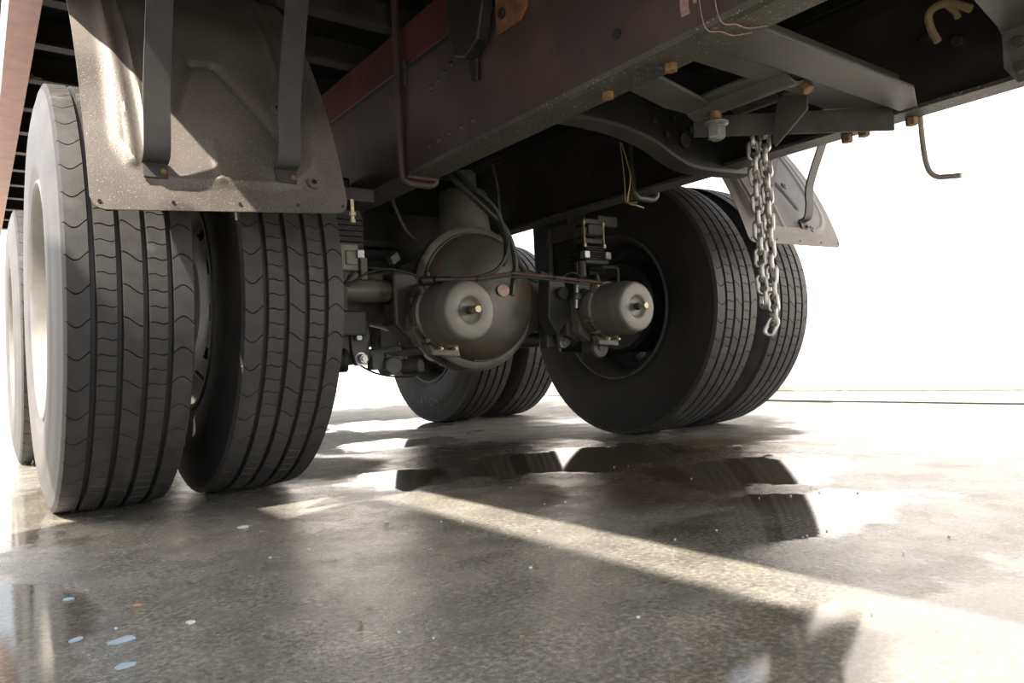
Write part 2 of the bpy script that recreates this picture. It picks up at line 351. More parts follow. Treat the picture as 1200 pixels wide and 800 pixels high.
part(b, 'half_tube', 'grey', car)
b = MB(); b.box(.02, .20, -1.34, -1.24, .862, .870); b.box(.20, .33, -1.34, -1.22, .866, .872); part(b, 'winch_plate', 'grey', car, smooth=False, bevel=.002)
b = MB(); b.cyl((.13, -1.17, .925), (.13, -1.04, .925), .03, 20, bev=.005); part(b, 'winch_drum', 'dgrey', car)
# diagonal flat bar
p0 = Vector((-.035, -1.04, 0)); p1 = Vector((.335, -1.325, 0)); nn = Vector((p1.y - p0.y, -(p1.x - p0.x), 0)).normalized() * .006
b = MB(); b.prism([(p0.x, p0.y, .817), (p1.x, p1.y, .808), (p1.x, p1.y, .864), (p0.x, p0.y, .866)], nn)
dbar = part(b, 'diagonal_flat_bar', 'dgrey', smooth=False, bevel=.0015, label='dark grey flat bar running diagonally behind the chain top')
b = MB(); b.prism([(.068, -1.272, .892), (.068, -1.268, .832), (.068, -1.185, .772), (.068, -1.178, .785), (.068, -1.200, .88)], (.006, 0, 0)); part(b, 'gusset_plate', 'grey', dbar, smooth=False, bevel=.001)
b = MB(); b.hexa((-.006, -1.30, .872), (-.006, -1.318, .842), .013); part(b, 'bar_bolt', 'rustbolt', dbar, label='ochre rusted bolt')
# hanging bolt with flanged nut
b = MB(); b.cyl((-.075, -1.135, .875), (-.075, -1.135, .80), .0125, 16); hbolt = part(b, 'hanging_bolt', 'rustbolt', label='large pale zinc bolt hanging under the bar')
b = MB(); b.lathe([(0, .021), (.004, .027), (.008, .027), (.012, .021)], (-.075, -1.135, .822), (0, 0, -1), 24); part(b, 'washer', 'zinc', hbolt)
b = MB(); b.hexa((-.075, -1.135, .812), (-.075, -1.135, .783), .0205); b.cyl((-.075, -1.135, .786), (-.075, -1.135, .779), .011, 14); part(b, 'nut', 'zinc', hbolt)
# rear corner gusset of far rail
b = MB(); b.prism([(-.02, -1.63, .90), (.17, -1.605, .90), (.33, -1.57, .90), (.33, -2.2, .90), (-.02, -2.2, .90)], (0, 0, .008)); b.prism([(-.02, -1.63, .908), (.17, -1.605, .908), (.17, -1.61, 1.05), (-.02, -1.635, 1.05)], (0, -.006, 0))
cg = part(b, 'corner_gusset', 'grey', smooth=False, bevel=.002)
b = MB(); b.prism([(.20, -1.60, .895), (.20, -1.60, .83), (.22, -1.615, .80), (.22, -1.70, .80), (.20, -1.70, .895)], (.012, 0, 0)); part(b, 'lug_plate', 'grey', cg, smooth=False, bevel=.002)
for z in (.87, .82):
    b = MB(); b.hexa((.20, -1.63, z), (.188, -1.63, z), .011); part(b, 'lug_bolt', 'dgrey', cg)
# bolt and tan cord stub on inner web
b = MB(); b.tube([(.30, -1.515, 1.008), (.30, -1.48, 1.035), (.30, -1.45, 1.042), (.30, -1.432, 1.028), (.30, -1.436, .995), (.30, -1.447, .965)], .0085, 8); b.tube([(.30, -1.47, 1.035), (.30, -1.485, 1.015), (.30, -1.49, 1.0)], .007, 8)
part(b, 'cord_stub', 'cord', label='bent tan cord stub on the inner web')
b = MB(); b.hexa((.411, -1.38, 1.02), (.395, -1.38, 1.02), .011); part(b, 'web_bolt', 'dgrey', railR)
b = MB(); b.hexa((.411, -1.45, .985), (.385, -1.45, .985), .014); part(b, 'web_bolt', 'dgrey', railR)
# yellow strap tail
b = MB(); b.ribbon([(.25, -.525, .99), (.25, -.532, .92), (.251, -.535, .85), (.25, -.535, .805), (.25, -.548, .793), (.25, -.585, .786)], (.012, .012, 0), .0025)
b.tube([(.256, -.525, .99), (.262, -.55, .88), (.255, -.54, .80), (.27, -.56, .785), (.30, -.565, .778)], .0022, 5)
part(b, 'strap_tail', 'cord', label='pale yellow strap tail hanging down')
# hook under far rail
b = MB(); b.tube([(.43, -1.345, .86), (.43, -1.346, .80), (.43, -1.350, .745), (.43, -1.358, .715), (.43, -1.372, .700), (.43, -1.39, .695), (.43, -1.425, .690)], .0062, 10)
part(b, 'rope_hook', 'hook', label='thin bent rod hook under the far rail')

# deck: crossbearers, floor, side beam
for i in range(23):
    y = -3.225 + i * .291
    b = MB(); b.box(-1.262, 1.262, y, y + .042, 1.278, 1.286); b.box(-1.262, 1.262, y + .034, y + .042, 1.286, 1.365)
    part(b, 'deck_crossbearer', 'farweb', smooth=False)
b = MB(); b.box(-1.33, 1.33, -3.25, 3.3, 1.366, 1.40); part(b, 'deck_floor', 'black', smooth=False)
for sx in (-1, 1):
    b = MB(); xs = sorted((sx * 1.262, sx * 1.325)); b.box(xs[0], xs[1], -3.25, 3.3, 1.195, 1.203); xs2 = sorted((sx * 1.317, sx * 1.325)); b.box(xs2[0], xs2[1], -3.25, 3.3, 1.203, 1.42); xs2 = sorted((sx * 1.262, sx * 1.27)); b.box(xs2[0], xs2[1], -3.25, 3.3, 1.203, 1.366)
    sb = part(b, 'deck_side_beam', 'pinkbeam', smooth=False, label='pinkish red side beam of the deck, bright light in its colour')
    if sx < 0:
        b = MB(); b.hexa((-1.262, .42, 1.235), (-1.245, .42, 1.235), .01); b.cyl((-1.25, .42, 1.235), (-1.225, .42, 1.235), .004, 8); part(b, 'beam_bolt', 'rust', sb)

# ------------------------------------------------------------------ wheels
TR = .522
def tyre_mesh():
    NP = 50; W = .1145
    offs = [(-.0016, 1, 0), (0, 1, 1), (.0016, 1, 0), (.25, 0, 0), (-.0013, 2, 0), (0, 2, 1), (.0013, 2, 0), (.75, 0, 0)]
    # columns: (x, r, rib index or -1, u)
    cols = []
    side = [(-.100, .283), (-.112, .284), (-.121, .293), (-.1235, .305), (-.131, .325), (-.1325, .330), (-.1335, .345), (-.1372, .375), (-.1375, .405), (-.1355, .432), (-.134, .436), (-.1325, .452), (-.129, .470), (-.1285, .474), (-.1245, .488), (-.121, .501), (-.1205, .505)]
    for x, r in side: cols.append((x, r, -1, 0))
    crown = lambda x: TR - .0042 * (abs(x) / W) ** 2
    g = [-.070, -.0235, .0235, .070]; gw = .0060
    edges = [-W] + g + [W]
    for k in range(5):
        a = edges[k] + (gw if k > 0 else 0); c = edges[k + 1] - (gw if k < 4 else 0)
        if k == 0: cols.append((-W - .003, crown(W) - .0065, -1, 0))
        for j in range(7): u = j / 6; x = a + (c - a) * u; cols.append((x, crown(x), k, u))
        if k < 4:
            gx = edges[k + 1]; cols.append((gx - gw * .62, crown(gx) - .013, -1, 0)); cols.append((gx + gw * .62, crown(gx) - .013, -1, 0))
    cols.append((W + .003, crown(W) - .0065, -1, 0))
    for x, r in side[::-1]: cols.append((-x, r, -1, 0))
    def wave(k, u):
        if k == 0: return .011 * sin(pi * u * 1.25)
        if k == 4: return -.012 * sin(pi * (u * 1.1))
        if k == 2: return -.011 + .020 * (u * u * (3 - 2 * u))
        return -.0025 * sin(2 * pi * u) + (.001 if k == 1 else .002)
    # wave continuous across columns at given rib; interpolate in grooves
    wv = [None] * len(cols)
    for i, (x, r, k, u) in enumerate(cols):
        if k >= 0: wv[i] = wave(k, u)
    for i in range(len(cols)):
        if wv[i] is None:
            l = next((wv[j] for j in range(i, -1, -1) if wv[j] is not None and cols[j][2] >= 0), 0)
            r_ = next((wv[j] for j in range(i, len(cols)) if cols[j][2] >= 0), 0)
            wv[i] = (l + r_) / 2 if 17 < i < len(cols) - 18 else 0
    circ = 2 * pi * TR; per = circ / NP
    nc = len(cols); vs = []; mi = []; fs = []
    for p in range(NP):
        for (o, kind, low) in offs:
            base = {1: 0, 2: .5}.get(kind, None)
            for i, (x, r, k, u) in enumerate(cols):
                s = (p * per) + (base * per + o if base is not None else o * per) + wv[i]
                rr = r
                if low and k >= 0:
                    if kind == 1: rr = r - (.0055 if k in (0, 4, 2) else .004)
                    elif kind == 2 and k in (1, 3): rr = r - .003
                # groove edge nicks
                a = s / TR
                vs.append((x, rr * cos(a), rr * sin(a)))
    rows = NP * len(offs)
    for j in range(rows):
        j2 = (j + 1) % rows
        for i in range(nc - 1):
            fs.append((j * nc + i, j * nc + i + 1, j2 * nc + i + 1, j2 * nc + i)); mi.append(1 if (i < 16 or i > nc - 18) else 0)
    me = bpy.data.meshes.new('tyre'); me.from_pydata(vs, [], fs)
    me.materials.append(M['rubber']); me.materials.append(M['sidewall']); me.polygons.foreach_set('material_index', mi)
    bm = bmesh.new(); bm.from_mesh(me); bmesh.ops.recalc_face_normals(bm, faces=bm.faces); bm.to_mesh(me); bm.free()
    me.polygons.foreach_set('use_smooth', [True] * len(fs)); me.set_sharp_from_angle(angle=R(28)); me.update()
    return me
TY = tyre_mesh()
def wheel_mb(flip):      # steel wheel: flip +1 dish towards +x
    b = MB(); n = 60
    prof = [(-.124, .283), (-.129, .288), (-.128, .294), (-.121, .297), (-.112, .290), (-.106, .283), (-.085, .276), (-.05, .262), (.05, .262), (.085, .276), (.106, .283), (.112, .290), (.121, .297), (.128, .294), (.129, .288), (.124, .283), (.107, .272), (.08, .262), (.05, .252), (-.05, .252), (-.08, .262), (-.107, .272), (-.124, .283)]
    b.lathe(prof, (0, 0, 0), (1, 0, 0), n, cap=False)
    # disc with hand holes
    rs = [(.252, .02), (.238, .05), (.215, .085), (.19, .108), (.165, .114), (.14, .118)]
    vs = []; fs = []
    for th in (0, -.010):
        for r, x in rs:
            for k in range(n): q = 2 * pi * k / n; vs.append((flip * (x + th), r * cos(q), r * sin(q)))
    L = len(rs); hole = lambda j, k: j in (1, 2) and k % 6 in (0, 1)
    for s in range(2):
        for j in range(L - 1):
            for k in range(n):
                if hole(j, k): continue
                k2 = (k + 1) % n; o = s * L * n; fs.append((o + j * n + k, o + j * n + k2, o + (j + 1) * n + k2, o + (j + 1) * n + k))
    b.add(vs, fs)
    return b
TYD = TY.copy(); TYD.materials[1] = M['paleside']
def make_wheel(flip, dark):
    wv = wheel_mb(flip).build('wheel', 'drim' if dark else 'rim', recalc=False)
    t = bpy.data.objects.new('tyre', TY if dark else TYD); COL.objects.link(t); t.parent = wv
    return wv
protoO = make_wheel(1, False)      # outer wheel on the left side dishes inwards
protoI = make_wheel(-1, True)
for i in range(10):                 # lug nuts on the proto
    q = 2 * pi * i / 10; b = MB(); b.hexa((.104, .155 * cos(q), .155 * sin(q)), (.072, .155 * cos(q), .155 * sin(q)), .016)
    o = b.build('lug_nut', 'rim', protoO)
protoO.parent = truck; protoI.parent = truck
WX = .98; DS = .1675
TAN = 1.4956
pos = [(-WX - DS, 0, 0), (WX + DS + .008, 0, 0), (-WX - DS, TAN, 0), (WX + DS, TAN, 0)]
for i, (x, y, _) in enumerate(pos):
    o = protoO if i == 0 else copy_tree(protoO, truck)
    o.location = (x, y, TR - .002); o.rotation_euler = (R([3, 11, 25, 40][i]), 0, pi if x > 0 else 0)
pos = [(-WX + DS, 0, 0), (WX - DS + .006, 0, 0), (-WX + DS, TAN, 0), (WX - DS, TAN, 0)]
for i, (x, y, _) in enumerate(pos):
    o = protoI if i == 0 else copy_tree(protoI, truck)
    o.location = (x, y, TR - .002); o.rotation_euler = (R([7, 33, 52, 18][i]), 0, pi if x > 0 else 0)
    if i == 3: farinner = o
# moulded lettering on the sidewall of the far inner tyre (faces the truck centre)
fc = bpy.data.curves.new('sidewall_lettering', 'FONT'); fc.body = 'OVATION'; fc.size = .062; fc.extrude = .0015; fc.align_x = 'CENTER'; fc.space_character = 1.15
fo = bpy.data.objects.new('tmp', fc); COL.objects.link(fo)
dg = bpy.context.evaluated_depsgraph_get(); tm = bpy.data.meshes.new_from_object(fo.evaluated_get(dg)); bpy.data.objects.remove(fo)
x = WX - DS - .1378
for v in tm.vertices:
    rr = .425 - v.co.y; q = v.co.x / .42 - .10        # letters read along the lower edge, tops towards the rim
    rr = .385 + (.0215 - v.co.y) + .021
    v.co = Vector((x - v.co.z, TAN - rr * sin(q), TR - rr * cos(q)))
tm.materials.append(M['rubber'])
tob = bpy.data.objects.new('sidewall_lettering', tm); COL.objects.link(tob); tob.parent = truck; tob['label'] = 'raised rubber lettering on the tyre sidewall'

# ------------------------------------------------------------------ mudguards
def mudguard(x0, x1, ybot, zbot, lift=0):
    Rr = 1.3; a0 = R(16); zc = zbot - Rr * sin(a0); a1 = math.asin((1.255 - zc) / Rr)
    yo = ybot + Rr * cos(a0)
    NU, NV = 96, 150; Wd = x1 - x0; L = Rr * (a1 - a0)
    def sst(e0, e1, x): t = max(0, min(1, (x - e0) / (e1 - e0))); return t * t * (3 - 2 * t)
    def height(x, s):           # x across 0..Wd, s up from the bottom edge
        h = 0
        m = .052; rc = .11
        dx = min(x - m * .8, Wd - m * .8 - x); dy = s - m
        if dx < rc and dy < rc: d = rc - math.hypot(rc - dx, rc - dy)
        else: d = min(dx, dy)
        h += .0035 * sst(-.008, .010, d)
        h += .003 * math.exp(-((d - .016) / .006) ** 2) if d > -.03 else 0
        def bead(ax, as_, bx, bs, wd, hh):
            px, ps = x - ax, s - as_; vx, vy = bx - ax, bs - as_; t = max(0, min(1, (px * vx + ps * vy) / (vx * vx + vy * vy)))
            dd = math.hypot(px - t * vx, ps - t * vy); return hh * math.exp(-(dd / wd) ** 2)
        h += bead(.075, .10, .045, 1.2, .009, .007); h += bead(.105, .13, .075, 1.2, .006, .005)
        h += bead(Wd - .10, .20, Wd - .07, 1.2, .008, .005)
        h += bead(.23, .07, .225, .16, .008, .004)
        h += bead(.17, .24, .215, .38, .009, -.006); h += bead(.215, .38, .26, .38, .009, -.006); h += bead(.26, .38, .37, .16, .010, -.007)
        return h
    b = MB(); vs = []; rcn = .028
    for side in (0, 1):
        for j in range(NV + 1):
            for i in range(NU + 1):
                x = Wd * i / NU; d = min(x, Wd - x); s0 = rcn - math.sqrt(max(0, rcn * rcn - (rcn - d) ** 2)) if d < rcn else 0
                s = s0 + (L - s0) * (j / NV) ** 1.5
                a = a0 + s / Rr; r = Rr + height(x, s) - side * .0025
                vs.append((x0 + x, yo - r * cos(a), zc + r * sin(a) + lift * x / Wd))
    n = (NU + 1) * (NV + 1); fs = []
    for j in range(NV):
        for i in range(NU):
            q = (j * (NU + 1) + i, j * (NU + 1) + i + 1, (j + 1) * (NU + 1) + i + 1, (j + 1) * (NU + 1) + i); fs.append(q); fs.append(tuple(n + k for k in q[::-1]))
    for i in range(NU): fs.append((i, n + i, n + i + 1, i + 1))
    for j in range(NV):
        for e in (0, NU): a = j * (NU + 1) + e; c = a + NU + 1; fs.append((a, c, n + c, n + a))
    b.add(vs, fs)
    o = b.build('mudguard', 'flap', truck); 
    f = lambda x, s, off=0: Vector((x, yo - (Rr + off) * cos(a0 + s / Rr), zc + (Rr + off) * sin(a0 + s / Rr) + lift * (x - x0) / Wd))
    return o, f, Wd
def outfit(o, f, x0, x1, sxs, tops):
    W = x1 - x0
    for u in (.03, .28, .53, .77, .975):
        b = MB(); p = f(x0 + W * u, .016, .001); b.lathe([(0, .0034), (.0018, .0034)], p, (0, -1, 0), 10); q = b.build('bolt_hole', 'black', o)
    for (x, s) in ((x0 + .125, .30), (x0 + .375, .265), (x0 + .42, .07)):
        b = MB(); p = f(x, s, .004); d = (f(x, s, 1) - f(x, s, 0)); b.lathe([(0, .014), (.003, .013), (.004, .006)], p, d, 16); b.lathe([(.0035, .006), (.0048, .006)], p, d, 10, mi=1); b.build('fixing_hole', ['flap', 'black'], o)
    for x, top in zip(sxs, tops):
        p = f(x, .10, .008); b = MB()
        foot = f(x, .065, .006); foot2 = f(x, .098, .007)
        b.ribbon([foot, f(x, .085, .0085), foot2], (.042, 0, 0), .006, 1)
        b.ribbon([foot2, foot2 + Vector((0, -.024, .010)), foot2 + Vector((0, -.034, .05)), foot2 + Vector((0, -.045, .14)), Vector(top) * .5 + (foot2 + Vector((0, -.10, .19))) * .5, Vector(top)], (.046, 0, 0), .006, 6)
        q = b.build('support_strap', 'strap', o, smooth=False); q['label'] = 'dark flat steel strap holding the mudguard'
        b = MB(); b.hexa(foot + Vector((.012, 0, .01)), foot + Vector((.012, -.008, .012)), .006); b.build('strap_bolt', 'rustbolt', o)
mg, f, W_ = mudguard(-1.236, -.745, -.67, .617, .034)
tag(mg, 'dusty grey embossed steel mudguard behind the left double wheels')
outfit(mg, f, -1.236, -.745, (-1.125, -.875), ((-1.105, -.70, 1.33), (-.84, -.70, 1.33)))
mg, f, W_ = mudguard(.735, 1.325, -.64, .686, .012)
tag(mg, 'pale dusty embossed steel mudguard behind the right double wheels')
outfit(mg, f, .735, 1.325, (.85, 1.10), ((.85, -.74, 1.33), (1.10, -.80, 1.33)))
# brass fitting at the near mudguard's inner corner
b = MB(); b.cyl((-.705, -.60, .70), (-.705, -.60, .655), .004, 8); b.hexa((-.705, -.60, .672), (-.705, -.60, .662), .008); b.hexa((-.705, -.60, .655), (-.705, -.60, .646), .006); part(b, 'grease_fitting', 'brass', label='small brass fitting at the mudguard corner')
b = MB(); b.cyl((-.965, -.60, .655), (-.965, -.60, .632), .003, 8, r2=.002); part(b, 'drip_nipple', 'zinc')

# ------------------------------------------------------------------ axles
def axle_mb():
    b = MB(); n = 40; xs = [i / 60 * 1.44 - .72 for i in range(61)]; vs = []; fs = []
    for x in xs:
        ax = abs(x)
        circ_ = math.sqrt(max(0, .25 ** 2 - min(ax, .25) ** 2))
        arm = .064 + .125 * math.exp(-((ax / .30) ** 2) * 1.15) 
        k = 14; h = (arm ** k + max(circ_, .0001) ** k) ** (1 / k)
        d = .066 + .035 * math.exp(-(ax / .27) ** 4)
        e = 2.6 if ax < .25 else 3.2
        for q in range(n):
            t = 2 * pi * q / n; c, s = cos(t), sin(t)
            vs.append((x, d * math.copysign(abs(c) ** (2 / e), c), .535 + h * math.copysign(abs(s) ** (2 / e), s) - (.0)))
    for i in range(60):
        for q in range(n): q2 = (q + 1) % n; fs.append((i * n + q, i * n + q2, (i + 1) * n + q2, (i + 1) * n + q))
    fs.append(tuple(range(n))); fs.append(tuple(range(60 * n, 61 * n)))
    return b.add(vs, fs)
def make_axle():
    ax = axle_mb().build('axle_housing', 'axle', truck); ax['label'] = 'olive grey banjo axle housing with round differential'
    b = MB(); b.lathe([(.088, .236), (.098, .240), (.112, .240), (.118, .234), (.122, .222)], (-.045, 0, .537), (0, -1, 0), 72); b.build('cover_flange', 'axle', ax)
    b = MB(); pr = [(.118, .222), (.124, .216), (.13, .214), (.150, .205), (.175, .18), (.192, .145), (.203, .10), (.208, .05), (.209, .001)]
    b.lathe(pr, (-.045, 0, .537), (0, -1, 0), 72, cap=False); c = b.build('differential_cover', 'cover', ax); c['label'] = 'dark domed differential cover'
    b = MB(); b.tube([(-.045 + .212 * cos(t), -.128, .537 + .212 * sin(t)) for t in [R(15 * k - 100) for k in range(0, 24)]], .006, 8, 2); b.build('cover_weld_bead', 'axle', ax)
    b = MB(); b.lathe([(0, .021), (.0015, .021)], (0, 0, 0), (0, -1, 0), 24)
    for i, v in enumerate(b.v): b.v[i] = (v[0] * 1.25, v[1], v[2] * .92)
    s = b.build('oval_sticker', 'sticker', ax, loc=(-.006, -.2125, .550)); s['label'] = 'pale pink oval sticker'; s.rotation_euler = (R(-1), 0, R(6))
    # riser on top
    b = MB(); b.lathe([(.15, .125), (.21, .105), (.255, .092), (.30, .088), (.375, .086), (.385, .08)], (-.01, 0, .535), (0, 0, 1), 32); b.lathe([(.38, .045), (.45, .043), (.46, .035)], (.0, 0, .535), (0, 0, 1), 24)
    b.build('housing_riser', 'axle', ax)
    for sx in (-1, 1):
        b = MB(); b.cyl((sx * .90, 0, .522), (sx * .72, 0, .522), .19, 40, bev=.015); b.cyl((sx * .72, 0, .522), (sx * .70, 0, .522), .12, 30, bev=.01); b.build('brake_drum', 'black', ax)
        b = MB(); b.cyl((sx * .74, -.155, .545), (sx * .345, -.155, .545), .034, 24, bev=.003); b.cyl((sx * .40, -.155, .545), (sx * .37, -.155, .545), .043, 24, bev=.003); b.build('camshaft_tube', 'axle', ax)
        # bracket body behind the chamber
        b = MB(); b.prism([(sx * .40, -.12, .60), (sx * .33, -.12, .60), (sx * .27, -.12, .48), (sx * .27, -.12, .40), (sx * .33, -.12, .37), (sx * .40, -.12, .44)], (0, -.08, 0)); b.build('chamber_bracket', 'dgrey', ax, smooth=False, bevel=.01)
        b = MB(); b.prism([(sx * .37, -.20, .52), (sx * .33, -.20, .565), (sx * .29, -.20, .52), (sx * .29, -.20, .405), (sx * .34, -.20, .37), (sx * .37, -.20, .42)], (0, -.045, 0)); b.build('slack_adjuster', 'axle', ax, smooth=False, bevel=.006)
    return ax
ax1 = make_axle()
ax2 = copy_tree(ax1, truck); ax2.location = (0, TAN, 0); ax2['label'] = 'second axle housing hidden behind the first'

def chamber(cx, cz, yr):
    ln = .205
    b = MB()
    # rear housing: flat end with shallow dished centre, rounded shoulder
    b.lathe([(.010, .001), (.010, .028), (.007, .033), (.001, .038), (.0, .042), (.0, .074), (.002, .0795), (.008, .0835), (.020, .0855), (.026, .087), (.036, .0905), (.046, .0918), (.13, .0922), (.138, .0922)], (cx, yr, cz), (0, 1, 0), 56, cap=False)
    c = b.build('brake_chamber', 'chamber', truck); c['label'] = 'round grey air brake chamber with a brass end bolt'
    b = MB(); b.lathe([(.128, .092), (.132, .099), (.140, .101), (.147, .099), (.150, .092)], (cx, yr, cz), (0, 1, 0), 56); b.lathe([(.155, .088), (.158, .094), (.166, .094), (.170, .088)], (cx, yr, cz), (0, 1, 0), 56); b.build('clamp_band', 'axle', c)
    b = MB(); b.lathe([(.148, .087), (.19, .085), (.22, .074), (.235, .05), (.24, .03)], (cx, yr, cz), (0, 1, 0), 48); b.build('chamber_front_shell', 'axle', c)
    for k in range(7):
        q = R(-160 + k * 27 if k < 5 else (60 if k == 5 else 130)); px, pz = cx + .104 * cos(q), cz + .104 * sin(q)
        b = MB(); b.hexa((px, yr + .118, pz), (px, yr + .130, pz), .0062); b.cyl((px, yr + .110, pz), (px, yr + .155, pz), .0035, 8); b.build('clamp_bolt', 'brass', c)
    b = MB(); b.cyl((cx, yr + .006, cz), (cx, yr - .012, cz), .0125, 20, bev=.002); b.build('bolt_boss', 'dgrey', c)
    b = MB(); b.cyl((cx, yr - .012, cz), (cx, yr - .030, cz), .008, 16); b.hexa((cx, yr - .026, cz), (cx, yr - .040, cz), .0115); b.build('release_bolt', 'brass', c)
    b = MB(); b.prism([(cx - .05, yr + .15, cz - .085), (cx + .05, yr + .15, cz - .085), (cx + .06, yr + .155, cz - .125), (cx - .035, yr + .155, cz - .118)], (0, .03, 0)); b.build('mounting_foot', 'chamber', c, smooth=False, bevel=.004)
    b = MB()
    for k, (dx, dz) in enumerate(((-.05, .085), (-.075, .06))):
        b.hexa((cx + dx, yr + .13, cz + dz), (cx + dx - .006, yr + .125, cz + dz + .020), .009); b.cyl((cx + dx - .006, yr + .125, cz + dz + .018), (cx + dx - .014, yr + .12, cz + dz + .034), .0065, 10)
    b.build('air_fitting', 'grey', c)
    return c
chamber(-.298, .462, -.452); chamber(.366, .478, -.452)

# leaf springs (seen end on) with clamps, left and right
def spring(sx):
    x0 = sx * .50
    b = MB(); b.box(x0 - .05, x0 + .05, -.07, .07, .60, .625); sp = part(b, 'spring_seat', 'dgrey', smooth=False, bevel=.004)
    for k in range(9):
        L = .62 - k * .045; z = .765 - k * .0165
        b = MB(); b.ribbon([(x0, -.13, z + .003), (x0, -.07, z + .001), (x0, 0, z), (x0, .10, z + .001), (x0, .19, z + .003)], (.085, 0, 0), .0135, 4); b.build('spring_leaf', 'black', sp, smooth=False)
    b = MB(); b.box(x0 - .058, x0 + .058, -.09, .09, .775, .80); b.box(x0 - .05, x0 + .05, -.20, .09, .80, .84); b.build('top_clamp_plate', 'dgrey', sp, smooth=False, bevel=.004)
    for (dx, dy) in ((-.052, -.075), (.052, -.075), (-.052, .075), (.052, .075)):
        b = MB(); b.cyl((x0 + dx, dy, .53), (x0 + dx, dy, .83), .0085, 12); b.hexa((x0 + dx, dy, .60), (x0 + dx, dy, .575), .015); b.build('spring_u_bolt', 'dgrey', sp)
    b = MB(); b.box(x0 - .04, x0 + .06, -.02, .205, .60, .92); b.build('spring_hanger', 'black', sp, smooth=False, bevel=.01)
    return sp
spring(1); spring(-1)
# spring end clamp visible beside the far tyre
def end_clamp(x, y, z0, z1, parent=truck):
    b = MB(); b.box(x - .048, x + .048, y - .028, y + .028, z1 - .018, z1); b.box(x - .044, x + .040, y - .02, y + .02, z1 - .060, z1 - .030); b.box(x - .05, x + .05, y - .028, y + .028, z1 - .090, z1 - .072); b.box(x - .025, x + .045, y - .03, y - .02, z1 - .058, z1 - .02)
    c = b.build('end_clamp', 'dgrey', parent, smooth=False, bevel=.003)
    for i in range(6):
        b = MB(); zz = z1 - .103 - i * .0085; b.box(x - .045, x + .045, y - .03, y + .04, zz - .0033, zz + .0033); b.build('spring_leaf_end', 'black', c, smooth=False, bevel=.002)
    for dx in (-.048, .048):
        b = MB(); b.cyl((x + dx, y - .03, z1 - .01), (x + dx, y - .03, z1 - .10), .004, 8); b.hexa((x + dx, y - .03, z1 - .092), (x + dx, y - .03, z1 - .106), .0075); b.hexa((x + dx, y - .03, z1 - .012), (x + dx, y - .03, z1 - .024), .007); b.build('clamp_stud', 'brass', c)
    b = MB(); b.box(x - .045, x + .07, y - .03, y + .03, z0 + .02, z0 + .034); b.build('lower_clamp_plate', 'dgrey', c, smooth=False, bevel=.003)
    for dx in (-.05, .055):
        b = MB(); b.box(x + dx - .013, x + dx + .013, y - .045, y - .02, z0 + .036, z0 + .064); b.build('square_nut', 'zinc', c, smooth=False, bevel=.003)
    b = MB(); b.cyl((x - .05, y - .01, z0 - .03), (x - .05, y - .01, z0 + .03), .017, 14, bev=.003); b.build('drop_post', 'dgrey', c); b = MB(); b.tube([(x + .04, y - .02, z0 + .01), (x + .11, y - .02, z0 + .012), (x + .122, y - .02, z0 - .01), (x + .118, y - .02, z0 - .055)], .006, 8, 4); b.build('drop_loop', 'dgrey', c)
    return c
end_clamp(.42, -.175, .638, .822)
# left side clutter beside the inner tyre
b = MB(); b.box(-.60, -.545, -.28, -.25, .585, .66); b.box(-.585, -.55, -.285, -.245, .60, .64); lc = part(b, 'clamp_block', 'axle', smooth=False, bevel=.004)
b = MB(); b.box(-.555, -.535, -.295, -.265, .618, .642); b.build('square_nut', 'zinc', lc, smooth=False, bevel=.002)
b = MB(); b.box(-.545, -.525, -.29, -.27, .560, .622); b.cyl((-.585, -.28, .545), (-.555, -.28, .578), .010, 12); b.build('clamp_tab', 'grey', lc, smooth=False, bevel=.002)
b = MB(); b.box(-.60, -.50, -.22, -.16, .41, .48); b.box(-.62, -.54, -.19, -.10, .36, .60); lb = part(b, 'lower_clamp_block', 'dgrey', smooth=False, bevel=.005)
b = MB(); b.hexa((-.525, -.215, .41), (-.525, -.215, .395), .013); b.build('clamp_nut', 'zinc', lb)
def torque(sx, x, y, z):
    b = MB(); b.prism([(x - .028, y, z + .085), (x + .028, y, z + .09), (x + .034, y, z + .06), (x + .016, y, z + .02), (x + .020, y, z - .018), (x - .016, y, z - .020), (x - .026, y, z + .03)], (0, .016, 0))
    t = part(b, 'torque_rod_bracket', 'grey', smooth=False, bevel=.003, label='grey bracket with a zinc bolt below the axle')
    b = MB(); b.hexa((x, y - .002, z), (x, y - .022, z), .0145); b.cyl((x, y - .02, z), (x, y - .028, z), .008, 12); b.cyl((x, y, z), (x, y - .004, z), .019, 20); b.build('bracket_bolt', 'zinc', t)
    b = MB(); b.cyl((x + sx * .075 - .04, y + .06, z - .0), (x + sx * .075 + .045, y + .02, z), .036, 28, bev=.006); b.build('rubber_bush', 'black', t)
    b = MB(); b.prism([(x - .05, y + .03, z + .12), (x + .05, y + .03, z + .12), (x + .045, y + .03, z - .01), (x - .05, y + .03, z - .02)], (0, .05, 0)); b.build('bush_housing', 'dgrey', t, smooth=False, bevel=.01)
    b = MB(); b.cyl((x + .03, y + .12, z + .02), (x + .03, 1.2, z + .03), .028, 20); b.build('torque_rod', 'black', t)
    return t
torque(-1, -.515, -.20, .343); torque(1, .285, -.16, .375)
b = MB(); b.box(-.46, -.42, -.16, -.12, .31, .37); b.cyl((-.40, -.18, .32), (-.39, -.10, .32), .028, 20, bev=.004); b.cyl((-.47, -.15, .36), (-.36, -.15, .372), .012, 12); part(b, 'torque_rod_clevis', 'grey', bevel=.003)
b = MB(); b.cyl((-.34, -.12, .315), (-.30, -.17, .315), .024, 20, bev=.004); part(b, 'grease_cap', 'dgrey')
